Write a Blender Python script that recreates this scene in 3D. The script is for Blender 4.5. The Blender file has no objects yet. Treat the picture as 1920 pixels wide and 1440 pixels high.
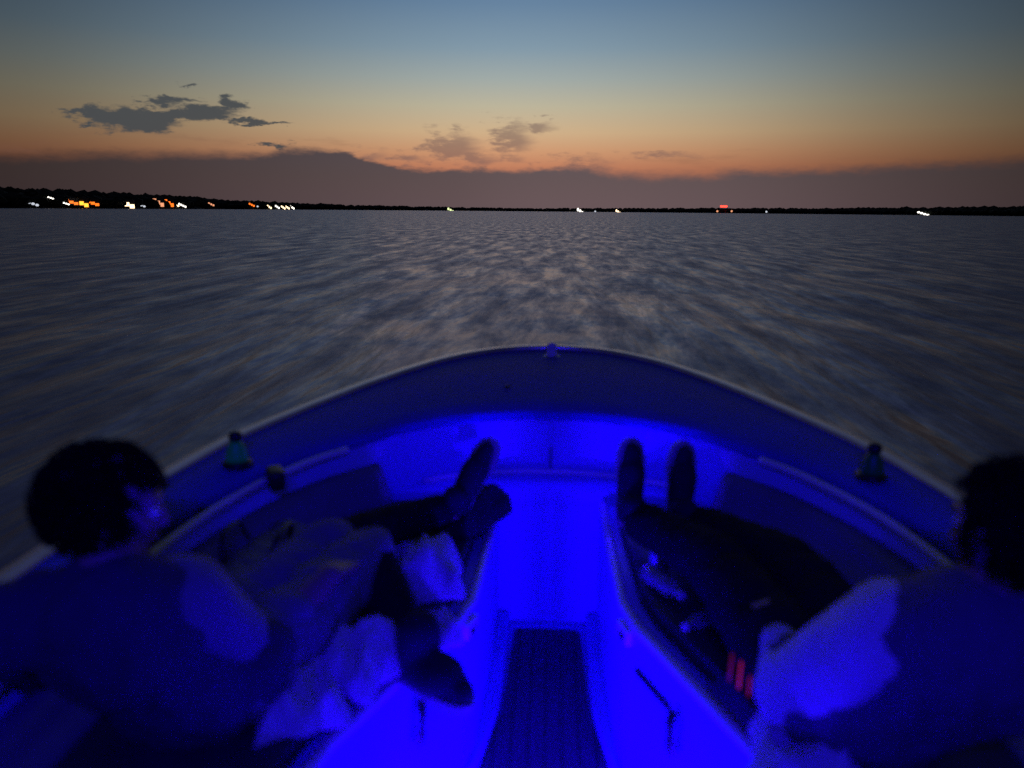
import bpy, bmesh, math, random
from mathutils import Vector, Matrix, noise
random.seed(7)
R = math.radians
sc = bpy.context.scene
COL = sc.collection

# ------------------------------------------------------------------ helpers
def tag(o, label=None, cat=None, group=None, kind=None):
    if label: o['label'] = label
    if cat: o['category'] = cat
    if group: o['group'] = group
    if kind: o['kind'] = kind
    return o

def empty(name, loc=(0, 0, 0), rz=0.0):
    o = bpy.data.objects.new(name, None)
    COL.objects.link(o); o.location = loc; o.rotation_euler = (0, 0, rz)
    o.empty_display_size = .05
    return o

def obj(name, bm, mat, parent=None, smooth=True, loc=None):
    me = bpy.data.meshes.new(name)
    bmesh.ops.recalc_face_normals(bm, faces=bm.faces[:])
    bm.to_mesh(me); bm.free()
    for p in me.polygons: p.use_smooth = smooth
    me.materials.append(mat)
    o = bpy.data.objects.new(name, me); COL.objects.link(o)
    if parent: o.parent = parent
    if loc: o.location = loc
    return o

def autosmooth(o, ang=40):
    me = o.data
    bm = bmesh.new(); bm.from_mesh(me)
    for e in bm.edges:
        if len(e.link_faces) == 2 and e.calc_face_angle(0) > R(ang): e.smooth = False
    bm.to_mesh(me); bm.free()
    return o

def bake(o):
    """apply the modifiers of o"""
    dg = bpy.context.evaluated_depsgraph_get()
    me = bpy.data.meshes.new_from_object(o.evaluated_get(dg))
    mats = list(o.data.materials)
    o.modifiers.clear()
    o.data = me
    if not me.materials:
        for m in mats: me.materials.append(m)
    for p in me.polygons: p.use_smooth = True
    return o

def grid(bm, rows, close_u=False, close_v=False):
    V = [[bm.verts.new(p) for p in r] for r in rows]
    n, m = len(V), len(V[0])
    for i in range(n if close_u else n - 1):
        for j in range(m if close_v else m - 1):
            a, b = V[i][j], V[(i + 1) % n][j]
            c, d = V[(i + 1) % n][(j + 1) % m], V[i][(j + 1) % m]
            if len({a, b, c, d}) == 4:
                try: bm.faces.new((a, b, c, d))
                except ValueError: pass
    return V

def box(bm, c, s, rz=0.0, bev=0.0, rx=0.0, ry=0.0):
    m = Matrix.Translation(c) @ Matrix.Rotation(rz, 4, 'Z') @ Matrix.Rotation(ry, 4, 'Y') @ Matrix.Rotation(rx, 4, 'X') @ Matrix.Diagonal((s[0], s[1], s[2], 1))
    r = bmesh.ops.create_cube(bm, size=1, matrix=m)
    if bev > 0:
        es = {e for v in r['verts'] for e in v.link_edges}
        bmesh.ops.bevel(bm, geom=list(es), offset=bev, segments=3, affect='EDGES', profile=.6)

def tube(bm, pts, r, seg=10, cap=True, taper=None, flat=1.0, upv=None):
    pts = [Vector(p) for p in pts]
    n = len(pts); rows = []
    up = Vector(upv) if upv else Vector((0, 0, 1))
    for i, p in enumerate(pts):
        d = (pts[min(i + 1, n - 1)] - pts[max(i - 1, 0)]).normalized()
        a = d.cross(up)
        if a.length < 1e-3: a = d.cross(Vector((1, 0, 0)))
        a.normalize(); b = a.cross(d).normalized()
        rr = r if taper is None else r * taper[i]
        rows.append([p + (a * math.cos(t) + b * math.sin(t) * flat) * rr for t in [2 * math.pi * k / seg for k in range(seg)]])
    V = grid(bm, rows, close_v=True)
    if cap:
        bm.faces.new(V[0]); bm.faces.new(V[-1])

def lathe(bm, prof, seg=24, c=(0, 0, 0)):
    rows = [[(c[0] + r * math.cos(t), c[1] + r * math.sin(t), c[2] + z) for t in [2 * math.pi * k / seg for k in range(seg)]] for r, z in prof]
    V = grid(bm, rows, close_v=True)
    bm.faces.new(V[0]); bm.faces.new(V[-1])

def slab(bm, outline, z0, z1, bev=0.0, seg=3):
    """outline list of (x, y) ; z0,z1 floats or functions of (x,y)"""
    f0 = z0 if callable(z0) else (lambda x, y: z0)
    f1 = z1 if callable(z1) else (lambda x, y: z1)
    lo = [bm.verts.new((x, y, f0(x, y))) for x, y in outline]
    hi = [bm.verts.new((x, y, f1(x, y))) for x, y in outline]
    bm.faces.new(lo); top = bm.faces.new(hi)
    n = len(outline)
    for i in range(n): bm.faces.new((lo[i], lo[(i + 1) % n], hi[(i + 1) % n], hi[i]))
    if bev > 0:
        bmesh.ops.bevel(bm, geom=list(top.edges), offset=bev, segments=seg, affect='EDGES', profile=.6)

def catmull(P, n=8):
    P = [Vector(p) for p in P]; out = []
    for i in range(len(P) - 1):
        p0 = P[i - 1] if i > 0 else P[0] * 2 - P[1]
        p1, p2 = P[i], P[i + 1]
        p3 = P[i + 2] if i + 2 < len(P) else P[-1] * 2 - P[-2]
        for k in range(n):
            t = k / n
            out.append(.5 * ((2 * p1) + (p2 - p0) * t + (2 * p0 - 5 * p1 + 4 * p2 - p3) * t * t + (3 * p1 - p0 - 3 * p2 + p3) * t ** 3))
    out.append(P[-1]); return out

def resample(P, n):
    L = [0]
    for a, b in zip(P, P[1:]): L.append(L[-1] + (b - a).length)
    out = []; j = 0
    for k in range(n):
        s = L[-1] * k / (n - 1)
        while j < len(L) - 2 and L[j + 1] < s: j += 1
        f = (s - L[j]) / max(L[j + 1] - L[j], 1e-9)
        out.append(P[j].lerp(P[j + 1], min(max(f, 0), 1)))
    return out

# ------------------------------------------------------------------ materials
def mat(name, col, rough=.5, metal=0.0, noise_s=0, noise_a=.15, bump=0.0, bump_s=60, emit=None, estr=0, trans=0.0, coat=0.0, spec=.5, sheen=0.0):
    m = bpy.data.materials.new(name); m.use_nodes = True
    nt = m.node_tree; b = nt.nodes['Principled BSDF']
    b.inputs['Base Color'].default_value = (*col, 1)
    b.inputs['Roughness'].default_value = rough
    b.inputs['Metallic'].default_value = metal
    b.inputs['Transmission Weight'].default_value = trans
    b.inputs['Coat Weight'].default_value = coat
    b.inputs['Specular IOR Level'].default_value = spec
    b.inputs['Sheen Weight'].default_value = sheen
    tc = nt.nodes.new('ShaderNodeTexCoord')
    if noise_s:
        n = nt.nodes.new('ShaderNodeTexNoise'); n.inputs['Scale'].default_value = noise_s; n.inputs['Detail'].default_value = 5
        nt.links.new(tc.outputs['Object'], n.inputs['Vector'])
        r = nt.nodes.new('ShaderNodeMapRange'); r.inputs['From Min'].default_value = .3; r.inputs['From Max'].default_value = .7
        r.inputs['To Min'].default_value = 1 - noise_a; r.inputs['To Max'].default_value = 1 + noise_a
        nt.links.new(n.outputs['Fac'], r.inputs['Value'])
        mx = nt.nodes.new('ShaderNodeVectorMath'); mx.operation = 'SCALE'; mx.inputs[0].default_value = col
        nt.links.new(r.outputs['Result'], mx.inputs['Scale']); nt.links.new(mx.outputs['Vector'], b.inputs['Base Color'])
        r2 = nt.nodes.new('ShaderNodeMapRange'); r2.inputs['To Min'].default_value = max(rough - .1, 0.02); r2.inputs['To Max'].default_value = min(rough + .1, 1)
        nt.links.new(n.outputs['Fac'], r2.inputs['Value']); nt.links.new(r2.outputs['Result'], b.inputs['Roughness'])
    if bump:
        n2 = nt.nodes.new('ShaderNodeTexNoise'); n2.inputs['Scale'].default_value = bump_s; n2.inputs['Detail'].default_value = 4
        nt.links.new(tc.outputs['Object'], n2.inputs['Vector'])
        bp = nt.nodes.new('ShaderNodeBump'); bp.inputs['Strength'].default_value = bump; bp.inputs['Distance'].default_value = .01
        nt.links.new(n2.outputs['Fac'], bp.inputs['Height']); nt.links.new(bp.outputs['Normal'], b.inputs['Normal'])
    if emit:
        b.inputs['Emission Color'].default_value = (*emit, 1); b.inputs['Emission Strength'].default_value = estr
    return m

M = {}
M['gelcoat'] = mat('gelcoat', (.74, .74, .73), .3, noise_s=3, noise_a=.04, coat=.3)
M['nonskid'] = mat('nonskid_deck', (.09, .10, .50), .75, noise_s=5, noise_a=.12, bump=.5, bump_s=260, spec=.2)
M['hullpaint'] = mat('hull_paint', (.5, .5, .5), .25, noise_s=2, noise_a=.05, coat=.5)
M['rail'] = mat('rub_rail_alloy', (.64, .62, .60), .34, metal=.85, noise_s=9, noise_a=.12)
M['railing'] = mat('grab_rail_white', (.7, .69, .68), .35, noise_s=9, noise_a=.08)
M['steel'] = mat('stainless', (.6, .6, .62), .22, metal=1)
M['navyvinyl'] = mat('navy_vinyl', (.030, .030, .036), .55, noise_s=7, noise_a=.2, bump=.25, bump_s=90)
M['greyvinyl'] = mat('grey_vinyl', (.16, .16, .17), .5, noise_s=7, noise_a=.15, bump=.25, bump_s=90)
M['black'] = mat('black_plastic', (.012, .012, .012), .5, noise_s=20)
M['green'] = mat('green_fitting', (.012, .14, .07), .45, noise_s=20, noise_a=.1, emit=(0, .6, .35), estr=.016)  # faint glow added to the body of the left deck fitting
M['green2'] = mat('green_fitting_dim', (.008, .05, .03), .45, noise_s=20, noise_a=.1, emit=(0, .6, .35), estr=.004)  # right deck fitting: darker green, weaker added glow
M['skin'] = mat('skin', (.30, .19, .14), .6, noise_s=12, noise_a=.08, bump=.15, bump_s=120)
M['hair'] = mat('hair', (.004, .003, .003), .85, noise_s=40, noise_a=.3, spec=.08)
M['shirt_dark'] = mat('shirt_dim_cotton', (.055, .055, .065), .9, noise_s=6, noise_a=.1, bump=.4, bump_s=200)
M['shirt_shaded'] = mat('shirt_shaded_cotton', (.09, .09, .10), .9, noise_s=6, noise_a=.06, bump=.4, bump_s=200)  # body of the right passenger's shirt, darkened into its shade
M['sleeve_pale'] = mat('sleeve_lit_cotton', (.19, .19, .2), .9, noise_s=6, noise_a=.1, bump=.4, bump_s=200)  # left passenger's right sleeve, light on the arm put into the colour
M['shirt_lit'] = mat('shirt_lit_cotton', (.5, .5, .5), .9, noise_s=6, noise_a=.06, bump=.4, bump_s=200)  # right passenger's near sleeve, light falling on it put into the colour
M['vest'] = mat('vest_dark', (.03, .03, .036), .8, noise_s=8, noise_a=.15, bump=.4, bump_s=160)
M['shorts'] = mat('shorts_grey', (.17, .17, .18), .9, noise_s=8, noise_a=.1, bump=.4, bump_s=180)
M['trousers'] = mat('trousers_black', (.014, .014, .016), .9, noise_s=8, noise_a=.2, bump=.4, bump_s=150, spec=.08)
M['shoe'] = mat('shoe_canvas', (.035, .035, .04), .85, noise_s=20, noise_a=.2, spec=.1)
M['sole'] = mat('shoe_sole', (.3, .3, .3), .7, noise_s=20)
M['towel'] = mat('towel_white', (.62, .62, .62), .95, noise_s=10, noise_a=.08, bump=.9, bump_s=220, sheen=.4)
M['towel_dim'] = mat('towel_grey', (.2, .2, .21), .95, noise_s=10, noise_a=.1, bump=.9, bump_s=220, sheen=.4)
M['bagcloth'] = mat('bag_nylon', (.09, .09, .1), .6, noise_s=14, noise_a=.15, bump=.4, bump_s=120)
M['jacket'] = mat('jacket_black', (.015, .015, .017), .8, noise_s=14, noise_a=.2, bump=.4, bump_s=120)
M['eye'] = mat('eye_white', (.7, .7, .68), .2, noise_s=30, noise_a=.03)
M['plastic_clear'] = mat('bottle_plastic', (.7, .72, .75), .12, trans=.75, noise_s=10, noise_a=.05)
M['can'] = mat('can_metal', (.6, .6, .62), .3, metal=.8, noise_s=30, noise_a=.1)
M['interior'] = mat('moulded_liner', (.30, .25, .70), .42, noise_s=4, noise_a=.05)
M['blueled'] = mat('blue_led', (.02, .02, .1), .4, noise_s=5, emit=(.018, 0, 1), estr=4)
M['foliage'] = mat('dark_foliage', (.03, .036, .03), .95, noise_s=.08, noise_a=.3, spec=.1)
M['earth'] = mat('shore_earth', (.03, .03, .028), .95, noise_s=.05, noise_a=.3, spec=.1)
M['housewall'] = mat('house_wall', (.16, .15, .14), .8, noise_s=.5)
M['houseroof'] = mat('house_roof', (.04, .04, .04), .8, noise_s=.8)
for k, c, s in [('amber', (1, .17, .012), 1.7), ('orange', (1, .36, .03), 2.6), ('cream', (1, .72, .42), 2.8), ('white', (1, .93, .82), 2.6), ('dimwhite', (.75, .8, .9), .8), ('dimorange', (1, .4, .2), 1.0), ('yellowgreen', (.85, 1, .45), 1.3), ('red', (1, .03, .015), 6)]:
    M['lit_' + k] = mat('lit_' + k, (.5, .5, .5), .4, noise_s=3, emit=c, estr=s)

def teak():
    m = mat('teak_strip', (.05, .045, .045), .75)
    nt = m.node_tree; b = nt.nodes['Principled BSDF']
    tc = nt.nodes.new('ShaderNodeTexCoord'); sx = nt.nodes.new('ShaderNodeSeparateXYZ')
    nt.links.new(tc.outputs['Object'], sx.inputs[0])
    def mth(op, a, bb=None):
        n = nt.nodes.new('ShaderNodeMath'); n.operation = op
        if hasattr(a, 'links'): nt.links.new(a, n.inputs[0])
        else: n.inputs[0].default_value = a
        if bb is not None:
            if hasattr(bb, 'links'): nt.links.new(bb, n.inputs[1])
            else: n.inputs[1].default_value = bb
        return n.outputs[0]
    f = mth('FRACT', mth('ADD', mth('MULTIPLY', sx.outputs['X'], 1 / .052), 50.5))
    g = mth('LESS_THAN', mth('ABSOLUTE', mth('SUBTRACT', f, .5)), .06)
    n = nt.nodes.new('ShaderNodeTexNoise'); mp = nt.nodes.new('ShaderNodeMapping'); mp.inputs['Scale'].default_value = (40, 3, 10)
    nt.links.new(tc.outputs['Object'], mp.inputs[0]); nt.links.new(mp.outputs[0], n.inputs['Vector']); n.inputs['Detail'].default_value = 6
    cr = nt.nodes.new('ShaderNodeValToRGB')
    cr.color_ramp.elements[0].color = (.055, .05, .055, 1); cr.color_ramp.elements[0].position = .3
    cr.color_ramp.elements[1].color = (.10, .09, .09, 1); cr.color_ramp.elements[1].position = .7
    nt.links.new(n.outputs['Fac'], cr.inputs[0])
    mx = nt.nodes.new('ShaderNodeMix'); mx.data_type = 'RGBA'
    nt.links.new(g, mx.inputs['Factor']); nt.links.new(cr.outputs[0], mx.inputs[6]); mx.inputs[7].default_value = (.015, .015, .015, 1)
    nt.links.new(mx.outputs[2], b.inputs['Base Color'])
    return m
M['teak'] = teak()

for k_, e_ in enumerate((.07, .30, .17)): M['glowred' + str(k_)] = mat('stripe_added_glow', (.4, .05, .1), .5, noise_s=20, emit=(1, .03, .22), estr=e_)  # emission added so the red stripes show under blue light

def water_mat():
    m = bpy.data.materials.new('lake_water'); m.use_nodes = True
    nt = m.node_tree; b = nt.nodes['Principled BSDF']
    b.inputs['Base Color'].default_value = (.10, .09, .15, 1)
    b.inputs['IOR'].default_value = 2.05; b.inputs['Specular IOR Level'].default_value = .8; b.inputs['Specular Tint'].default_value = (.66, .70, 1, 1)
    tc = nt.nodes.new('ShaderNodeTexCoord')
    def nz(sc3, detail, rough=.55, dist=0.0):
        mp = nt.nodes.new('ShaderNodeMapping'); mp.inputs['Scale'].default_value = sc3
        nt.links.new(tc.outputs['Object'], mp.inputs[0])
        n = nt.nodes.new('ShaderNodeTexNoise'); n.inputs['Scale'].default_value = 1; n.inputs['Detail'].default_value = detail
        n.inputs['Roughness'].default_value = rough; n.inputs['Distortion'].default_value = dist
        nt.links.new(mp.outputs[0], n.inputs['Vector']); return n.outputs['Fac']
    def mul(a, k, add=None):
        n = nt.nodes.new('ShaderNodeMath'); n.operation = 'MULTIPLY_ADD' if add is not None else 'MULTIPLY'
        nt.links.new(a, n.inputs[0]); n.inputs[1].default_value = k
        if add is not None: nt.links.new(add, n.inputs[2])
        return n.outputs[0]
    # chop stretched along the boat's course, plus a longer swell lying across it
    h = mul(nz((1.0, .17, 1), 3, .55, .3), .20)
    h = mul(nz((.28, .30, 1), 2), .14, h)
    h = mul(nz((2.4, .38, 1), 3), .07, h)
    h = mul(nz((7, 2.2, 1), 2), .008, h)
    bp = nt.nodes.new('ShaderNodeBump'); bp.inputs['Strength'].default_value = 1; bp.inputs['Distance'].default_value = 1
    nt.links.new(h, bp.inputs['Height']); nt.links.new(bp.outputs['Normal'], b.inputs['Normal'])
    # ruffled and slick patches
    mr = nt.nodes.new('ShaderNodeMapRange'); mr.inputs['From Min'].default_value = .36; mr.inputs['From Max'].default_value = .64
    mr.inputs['To Min'].default_value = .27; mr.inputs['To Max'].default_value = .50
    nt.links.new(nz((1.25, .20, 1), 5, .65, .3), mr.inputs['Value']); nt.links.new(mr.outputs['Result'], b.inputs['Roughness'])
    return m
M['water'] = water_mat()

# ------------------------------------------------------------------ camera (helm position, looking over the bow)
F = 1442.0; CAMZ = 2.15
P, Y, RO = R(12.7), R(3.06), R(.5)
Rm = Matrix.Rotation(Y, 3, 'Z') @ Matrix.Rotation(math.pi / 2 - P, 3, 'X') @ Matrix.Rotation(RO, 3, 'Z')
cd = bpy.data.cameras.new('camera'); cam = bpy.data.objects.new('camera', cd); COL.objects.link(cam)
cam.matrix_world = Matrix.Translation((0, 0, CAMZ)) @ Rm.to_4x4()
cd.sensor_width = 36; cd.lens = F / 1920 * 36; cd.clip_end = 60000; cd.clip_start = .05
cd.dof.use_dof = True; cd.dof.focus_distance = 60; cd.dof.aperture_fstop = 1.5
sc.camera = cam

def azel(px, py):
    """compass direction and height angle of a sighting taken from the boat"""
    d = Rm @ Vector(((px - 960) / F, (720 - py) / F, -1)); d.normalize()
    return math.atan2(d.x, d.y), math.asin(d.z)

# ------------------------------------------------------------------ sky
def build_world():
    w = bpy.data.worlds.new('World'); sc.world = w; w.use_nodes = True
    nt = w.node_tree; N = nt.nodes; L = nt.links
    bg = N['Background']
    tc = N.new('ShaderNodeTexCoord'); sx = N.new('ShaderNodeSeparateXYZ'); L.new(tc.outputs['Generated'], sx.inputs[0])
    def mt(op, *a, clamp=False):
        n = N.new('ShaderNodeMath'); n.operation = op; n.use_clamp = clamp
        for i, v in enumerate(a):
            if isinstance(v, (int, float)): n.inputs[i].default_value = v
            else: L.new(v, n.inputs[i])
        return n.outputs[0]
    az = mt('ARCTAN2', sx.outputs['X'], sx.outputs['Y'])
    el = mt('ARCSINE', sx.outputs['Z'])
    def ramp(v, stops, lo, hi, interp='LINEAR'):
        r = N.new('ShaderNodeValToRGB'); r.color_ramp.interpolation = interp
        mr = N.new('ShaderNodeMapRange'); mr.inputs['From Min'].default_value = lo; mr.inputs['From Max'].default_value = hi
        L.new(v, mr.inputs['Value']); L.new(mr.outputs['Result'], r.inputs[0])
        e = r.color_ramp.elements
        while len(e) > 1: e.remove(e[-1])
        for i, (p, c) in enumerate(stops):
            q = (p - lo) / (hi - lo)
            if i == 0: e[0].position = q; el_ = e[0]
            else: el_ = e.new(q)
            el_.color = (*c, 1) if len(c) == 3 else c
        return r.outputs[0]
    def s2l(c): return tuple(((v / 255) / 12.92 if v / 255 <= .04045 else ((v / 255 + .055) / 1.055) ** 2.4) for v in c)
    # twilight colours by height above the horizon (radians)
    sky = ramp(el, [(-.05, s2l((120, 76, 66))), (.03, s2l((176, 106, 84))), (.053, s2l((200, 130, 98))), (.072, s2l((214, 158, 118))), (.095, s2l((214, 182, 142))),
                    (.125, s2l((194, 186, 160))), (.155, s2l((166, 176, 172))), (.19, s2l((134, 158, 174))), (.24, s2l((104, 134, 164))),
                    (.32, s2l((100, 124, 160))), (.48, s2l((106, 118, 156))), (.8, s2l((66, 74, 106))), (1.5, s2l((22, 28, 50)))], -.05, 1.55, 'LINEAR')
    # brightness by direction round the place where the sun went down
    f = ramp(az, [(-3.14, (.05,) * 3), (-1.6, (.07,) * 3), (-.9, (.11,) * 3), (-.58, (.25,) * 3), (-.35, (.66,) * 3), (-.14, (1.0,) * 3), (.02, (1.0,) * 3), (.2, (.76,) * 3), (.36, (.42,) * 3), (.55, (.14,) * 3), (.9, (.10,) * 3), (1.6, (.06,) * 3), (3.14, (.05,) * 3)], -3.15, 3.15, 'B_SPLINE')
    # physical dusk sky beneath the graded colours
    nk = N.new('ShaderNodeTexSky'); nk.sky_type = 'NISHITA'; nk.sun_disc = False; nk.sun_elevation = R(-3); nk.sun_rotation = R(-4)
    nks = N.new('ShaderNodeVectorMath'); nks.operation = 'SCALE'; L.new(nk.outputs[0], nks.inputs[0]); nks.inputs['Scale'].default_value = .02
    sk = N.new('ShaderNodeVectorMath'); sk.operation = 'MULTIPLY'; L.new(sky, sk.inputs[0]); L.new(f, sk.inputs[1])
    # ---- clouds
    cmb = N.new('ShaderNodeCombineXYZ'); L.new(az, cmb.inputs[0]); L.new(el, cmb.inputs[1])
    def nz(sxy, detail, off=0, rough=.6):
        mp = N.new('ShaderNodeMapping'); mp.inputs['Scale'].default_value = (sxy[0], sxy[1], 1); mp.inputs['Location'].default_value = (off, off, 0)
        L.new(cmb.outputs[0], mp.inputs[0])
        n = N.new('ShaderNodeTexNoise'); n.inputs['Detail'].default_value = detail; n.inputs['Roughness'].default_value = rough; n.inputs['Scale'].default_value = 1
        L.new(mp.outputs[0], n.inputs['Vector']); return mt('SUBTRACT', n.outputs['Fac'], .5)
    n1 = nz((28, 90), 5, 3.1); n2 = nz((9, 60), 4, 7.7); n3 = nz((60, 140), 4, 1.3); n4 = nz((22, 55), 4, 12.5); n5 = nz((70, 120), 3, 21.0)
    # far cloud bank: top edge height as a function of direction
    tops = [(0, 295), (120, 291), (290, 289), (400, 290), (520, 289), (532, 280), (560, 281), (645, 283), (662, 293), (720, 308), (770, 318), (900, 319), (1000, 319), (1045, 317), (1110, 316), (1150, 327), (1240, 331), (1330, 330), (1370, 323), (1480, 322), (1600, 318), (1720, 310), (1900, 302)]
    st = []
    for px, py in tops:
        a, e = azel(px, py); st.append((a, (e * 8,) * 3))
    st = [(-1.6, (.5,) * 3)] + st + [(1.6, (.5,) * 3)]
    top = ramp(az, st, -1.65, 1.65)
    top = mt('DIVIDE', top, 8.0)
    d = mt('SUBTRACT', mt('ADD', top, mt('ADD', mt('MULTIPLY', n1, .014), mt('MULTIPLY', n3, .006))), el)
    soft = ramp(az, [(-1.6, (.4,) * 3), (-.45, (.35,) * 3), (-.3, (.2,) * 3), (-.25, (.12,) * 3), (0, (.2,) * 3), (.1, (.4,) * 3), (.25, (.3,) * 3), (1.6, (.6,) * 3)], -1.65, 1.65)
    mr = N.new('ShaderNodeMapRange'); mr.interpolation_type = 'SMOOTHSTEP'
    L.new(d, mr.inputs['Value']); L.new(mt('MULTIPLY', soft, -.030), mr.inputs['From Min']); L.new(mt('MULTIPLY', soft, .026), mr.inputs['From Max'])
    bank = mr.outputs[0]
    # loose clouds: (px, py, half width, half height, weight)
    def blobs(lst, nsum, lo, hi, amt):
        cur = None
        azw = mt('ADD', az, mt('ADD', mt('MULTIPLY', n1, .075), mt('MULTIPLY', n3, .03))); elw = mt('ADD', el, mt('ADD', mt('MULTIPLY', n4, .026), mt('MULTIPLY', n5, .012)))
        for px, py, hw, hh, wt in lst:
            a, e = azel(px, py)
            dx = mt('DIVIDE', mt('SUBTRACT', azw, a), hw / F); dy = mt('DIVIDE', mt('SUBTRACT', elw, e), hh / F)
            q = mt('MULTIPLY', mt('SUBTRACT', 1.0, mt('SQRT', mt('ADD', mt('MULTIPLY', dx, dx), mt('MULTIPLY', dy, dy)))), wt)
            cur = q if cur is None else mt('MAXIMUM', cur, q)
        v = mt('ADD', cur, nsum)
        m_ = N.new('ShaderNodeMapRange'); m_.interpolation_type = 'SMOOTHSTEP'
        m_.inputs['From Min'].default_value = lo; m_.inputs['From Max'].default_value = hi; m_.inputs['To Max'].default_value = amt
        L.new(v, m_.inputs['Value']); return m_.outputs[0]
    ns = mt('ADD', mt('MULTIPLY', n1, 2.2), mt('ADD', mt('MULTIPLY', n2, 1.3), mt('MULTIPLY', n3, .8)))
    dark = blobs([(245, 224, 95, 24, 1.7), (190, 216, 62, 16, 1.4), (150, 207, 34, 8, 1.1), (160, 233, 30, 6, 1), (310, 215, 85, 14, 1.6), (380, 210, 75, 14, 1.5), (300, 190, 50, 12, 1.3), (325, 183, 50, 9, 1.2), (432, 197, 34, 15, 1.4), (420, 187, 26, 8, 1.1),
                  (470, 226, 55, 7, 1.4), (515, 231, 40, 5, 1.2), (348, 160, 22, 7, 1), (500, 271, 26, 8, 1.0), (535, 277, 24, 12, 1.0)], mt('ADD', mt('MULTIPLY', n2, .8), mt('MULTIPLY', n3, 1.1)), .05, .8, .95)
    pale = blobs([(848, 278, 60, 40, 1.2), (885, 297, 70, 18, 1.1), (960, 262, 50, 44, 1.2), (1010, 240, 40, 14, .9), (855, 243, 16, 7, .8), (690, 290, 45, 18, .8), (770, 300, 50, 14, .8), (1090, 302, 80, 18, .8), (1025, 222, 24, 7, .7), (1240, 290, 90, 9, .6)], ns, .0, 1.0, .6)
    wisps = blobs([(400, 268, 420, 22, .5), (1300, 300, 380, 22, .4), (60, 280, 200, 26, .6)], mt('MULTIPLY', n2, 2.2), .25, 1.1, .35)
    bankcol = ramp(el, [(-.05, s2l((110, 92, 94))), (.01, s2l((108, 90, 93))), (.04, s2l((102, 87, 90))), (.09, s2l((92, 84, 92)))], -.05, .1)
    bkf = ramp(az, [(-1.6, (.06,) * 3), (-.62, (.26,) * 3), (-.4, (.5,) * 3), (-.12, (.88,) * 3), (0, (1,) * 3), (.2, (.92,) * 3), (.36, (.6,) * 3), (.55, (.28,) * 3), (1.6, (.08,) * 3)], -1.65, 1.65, 'B_SPLINE')
    bc = N.new('ShaderNodeVectorMath'); bc.operation = 'MULTIPLY'; L.new(bankcol, bc.inputs[0]); L.new(bkf, bc.inputs[1])
    def mix(f_, a, b_):
        m_ = N.new('ShaderNodeMix'); m_.data_type = 'RGBA'; L.new(f_, m_.inputs['Factor'])
        for v, s in ((a, 6), (b_, 7)):
            if isinstance(v, tuple): m_.inputs[s].default_value = (*v, 1)
            else: L.new(v, m_.inputs[s])
        return m_.outputs[2]
    c = mix(wisps, sk.outputs[0], s2l((120, 84, 72)))
    c = mix(pale, c, s2l((112, 90, 92)))
    c = mix(dark, c, s2l((68, 73, 78)))
    c = mix(bank, c, bc.outputs[0])
    ad = N.new('ShaderNodeVectorMath'); ad.operation = 'ADD'; L.new(c, ad.inputs[0]); L.new(nks.outputs[0], ad.inputs[1])
    L.new(ad.outputs[0], bg.inputs['Color']); bg.inputs['Strength'].default_value = .94
build_world()

# ------------------------------------------------------------------ water
def build_water():
    bm = bmesh.new()
    NR, NA = 230, 420
    r0, r1 = 1.6, 20000.0
    rows = []
    for i in range(NR):
        r = r0 * (r1 / r0) ** (i / (NR - 1)) if i else r0
        row = []
        fade = 1 / (1 + (r / 45) ** 3)
        for j in range(NA):
            t = 2 * math.pi * j / NA
            x, y = r * math.sin(t), 1.0 + r * math.cos(t)
            z = 0
            if fade > .01:
                z = (.085 * noise.noise((x * .35, y * .16, 2)) + .05 * noise.noise((x * .9, y * .16, 5))) * fade
            row.append((x, y, z))
        rows.append(row)
    V = grid(bm, rows, close_v=True)
    bm.faces.new(V[0])
    o = obj('water', bm, M['water'])
    tag(o, kind='structure')
build_water()

# ------------------------------------------------------------------ far shore
def shore_D(a):      # distance of the far shore by direction
    pts = [(-1.3, 700), (-.70, 900), (-.5, 1300), (-.3, 2200), (-.1, 3000), (.15, 3000), (.3, 2300), (.6, 1700), (1.3, 1300)]
    for (a0, d0), (a1, d1) in zip(pts, pts[1:]):
        if a0 <= a <= a1: return d0 + (d1 - d0) * (a - a0) / (a1 - a0)
    return 1300
HT = [(-200, 345, 34), (0, 350, 36), (200, 357, 31), (330, 364, 25), (370, 367, 23), (430, 374, 17), (600, 380, 12), (700, 384, 9), (850, 388, 7), (1000, 391, 6), (1200, 391, 8), (1300, 390, 9), (1500, 389, 11), (1700, 387, 14), (1900, 385, 17), (2100, 384, 20)]
def shore_H(a):
    px = 1042 + F * math.tan(a) * .99
    if px <= HT[0][0]: h = HT[0][2]
    elif px >= HT[-1][0]: h = HT[-1][2]
    else:
        for (p0, _, h0), (p1, _, h1) in zip(HT, HT[1:]):
            if p0 <= px <= p1: h = h0 + (h1 - h0) * (px - p0) / (p1 - p0)
    return h / F * shore_D(a)
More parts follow.
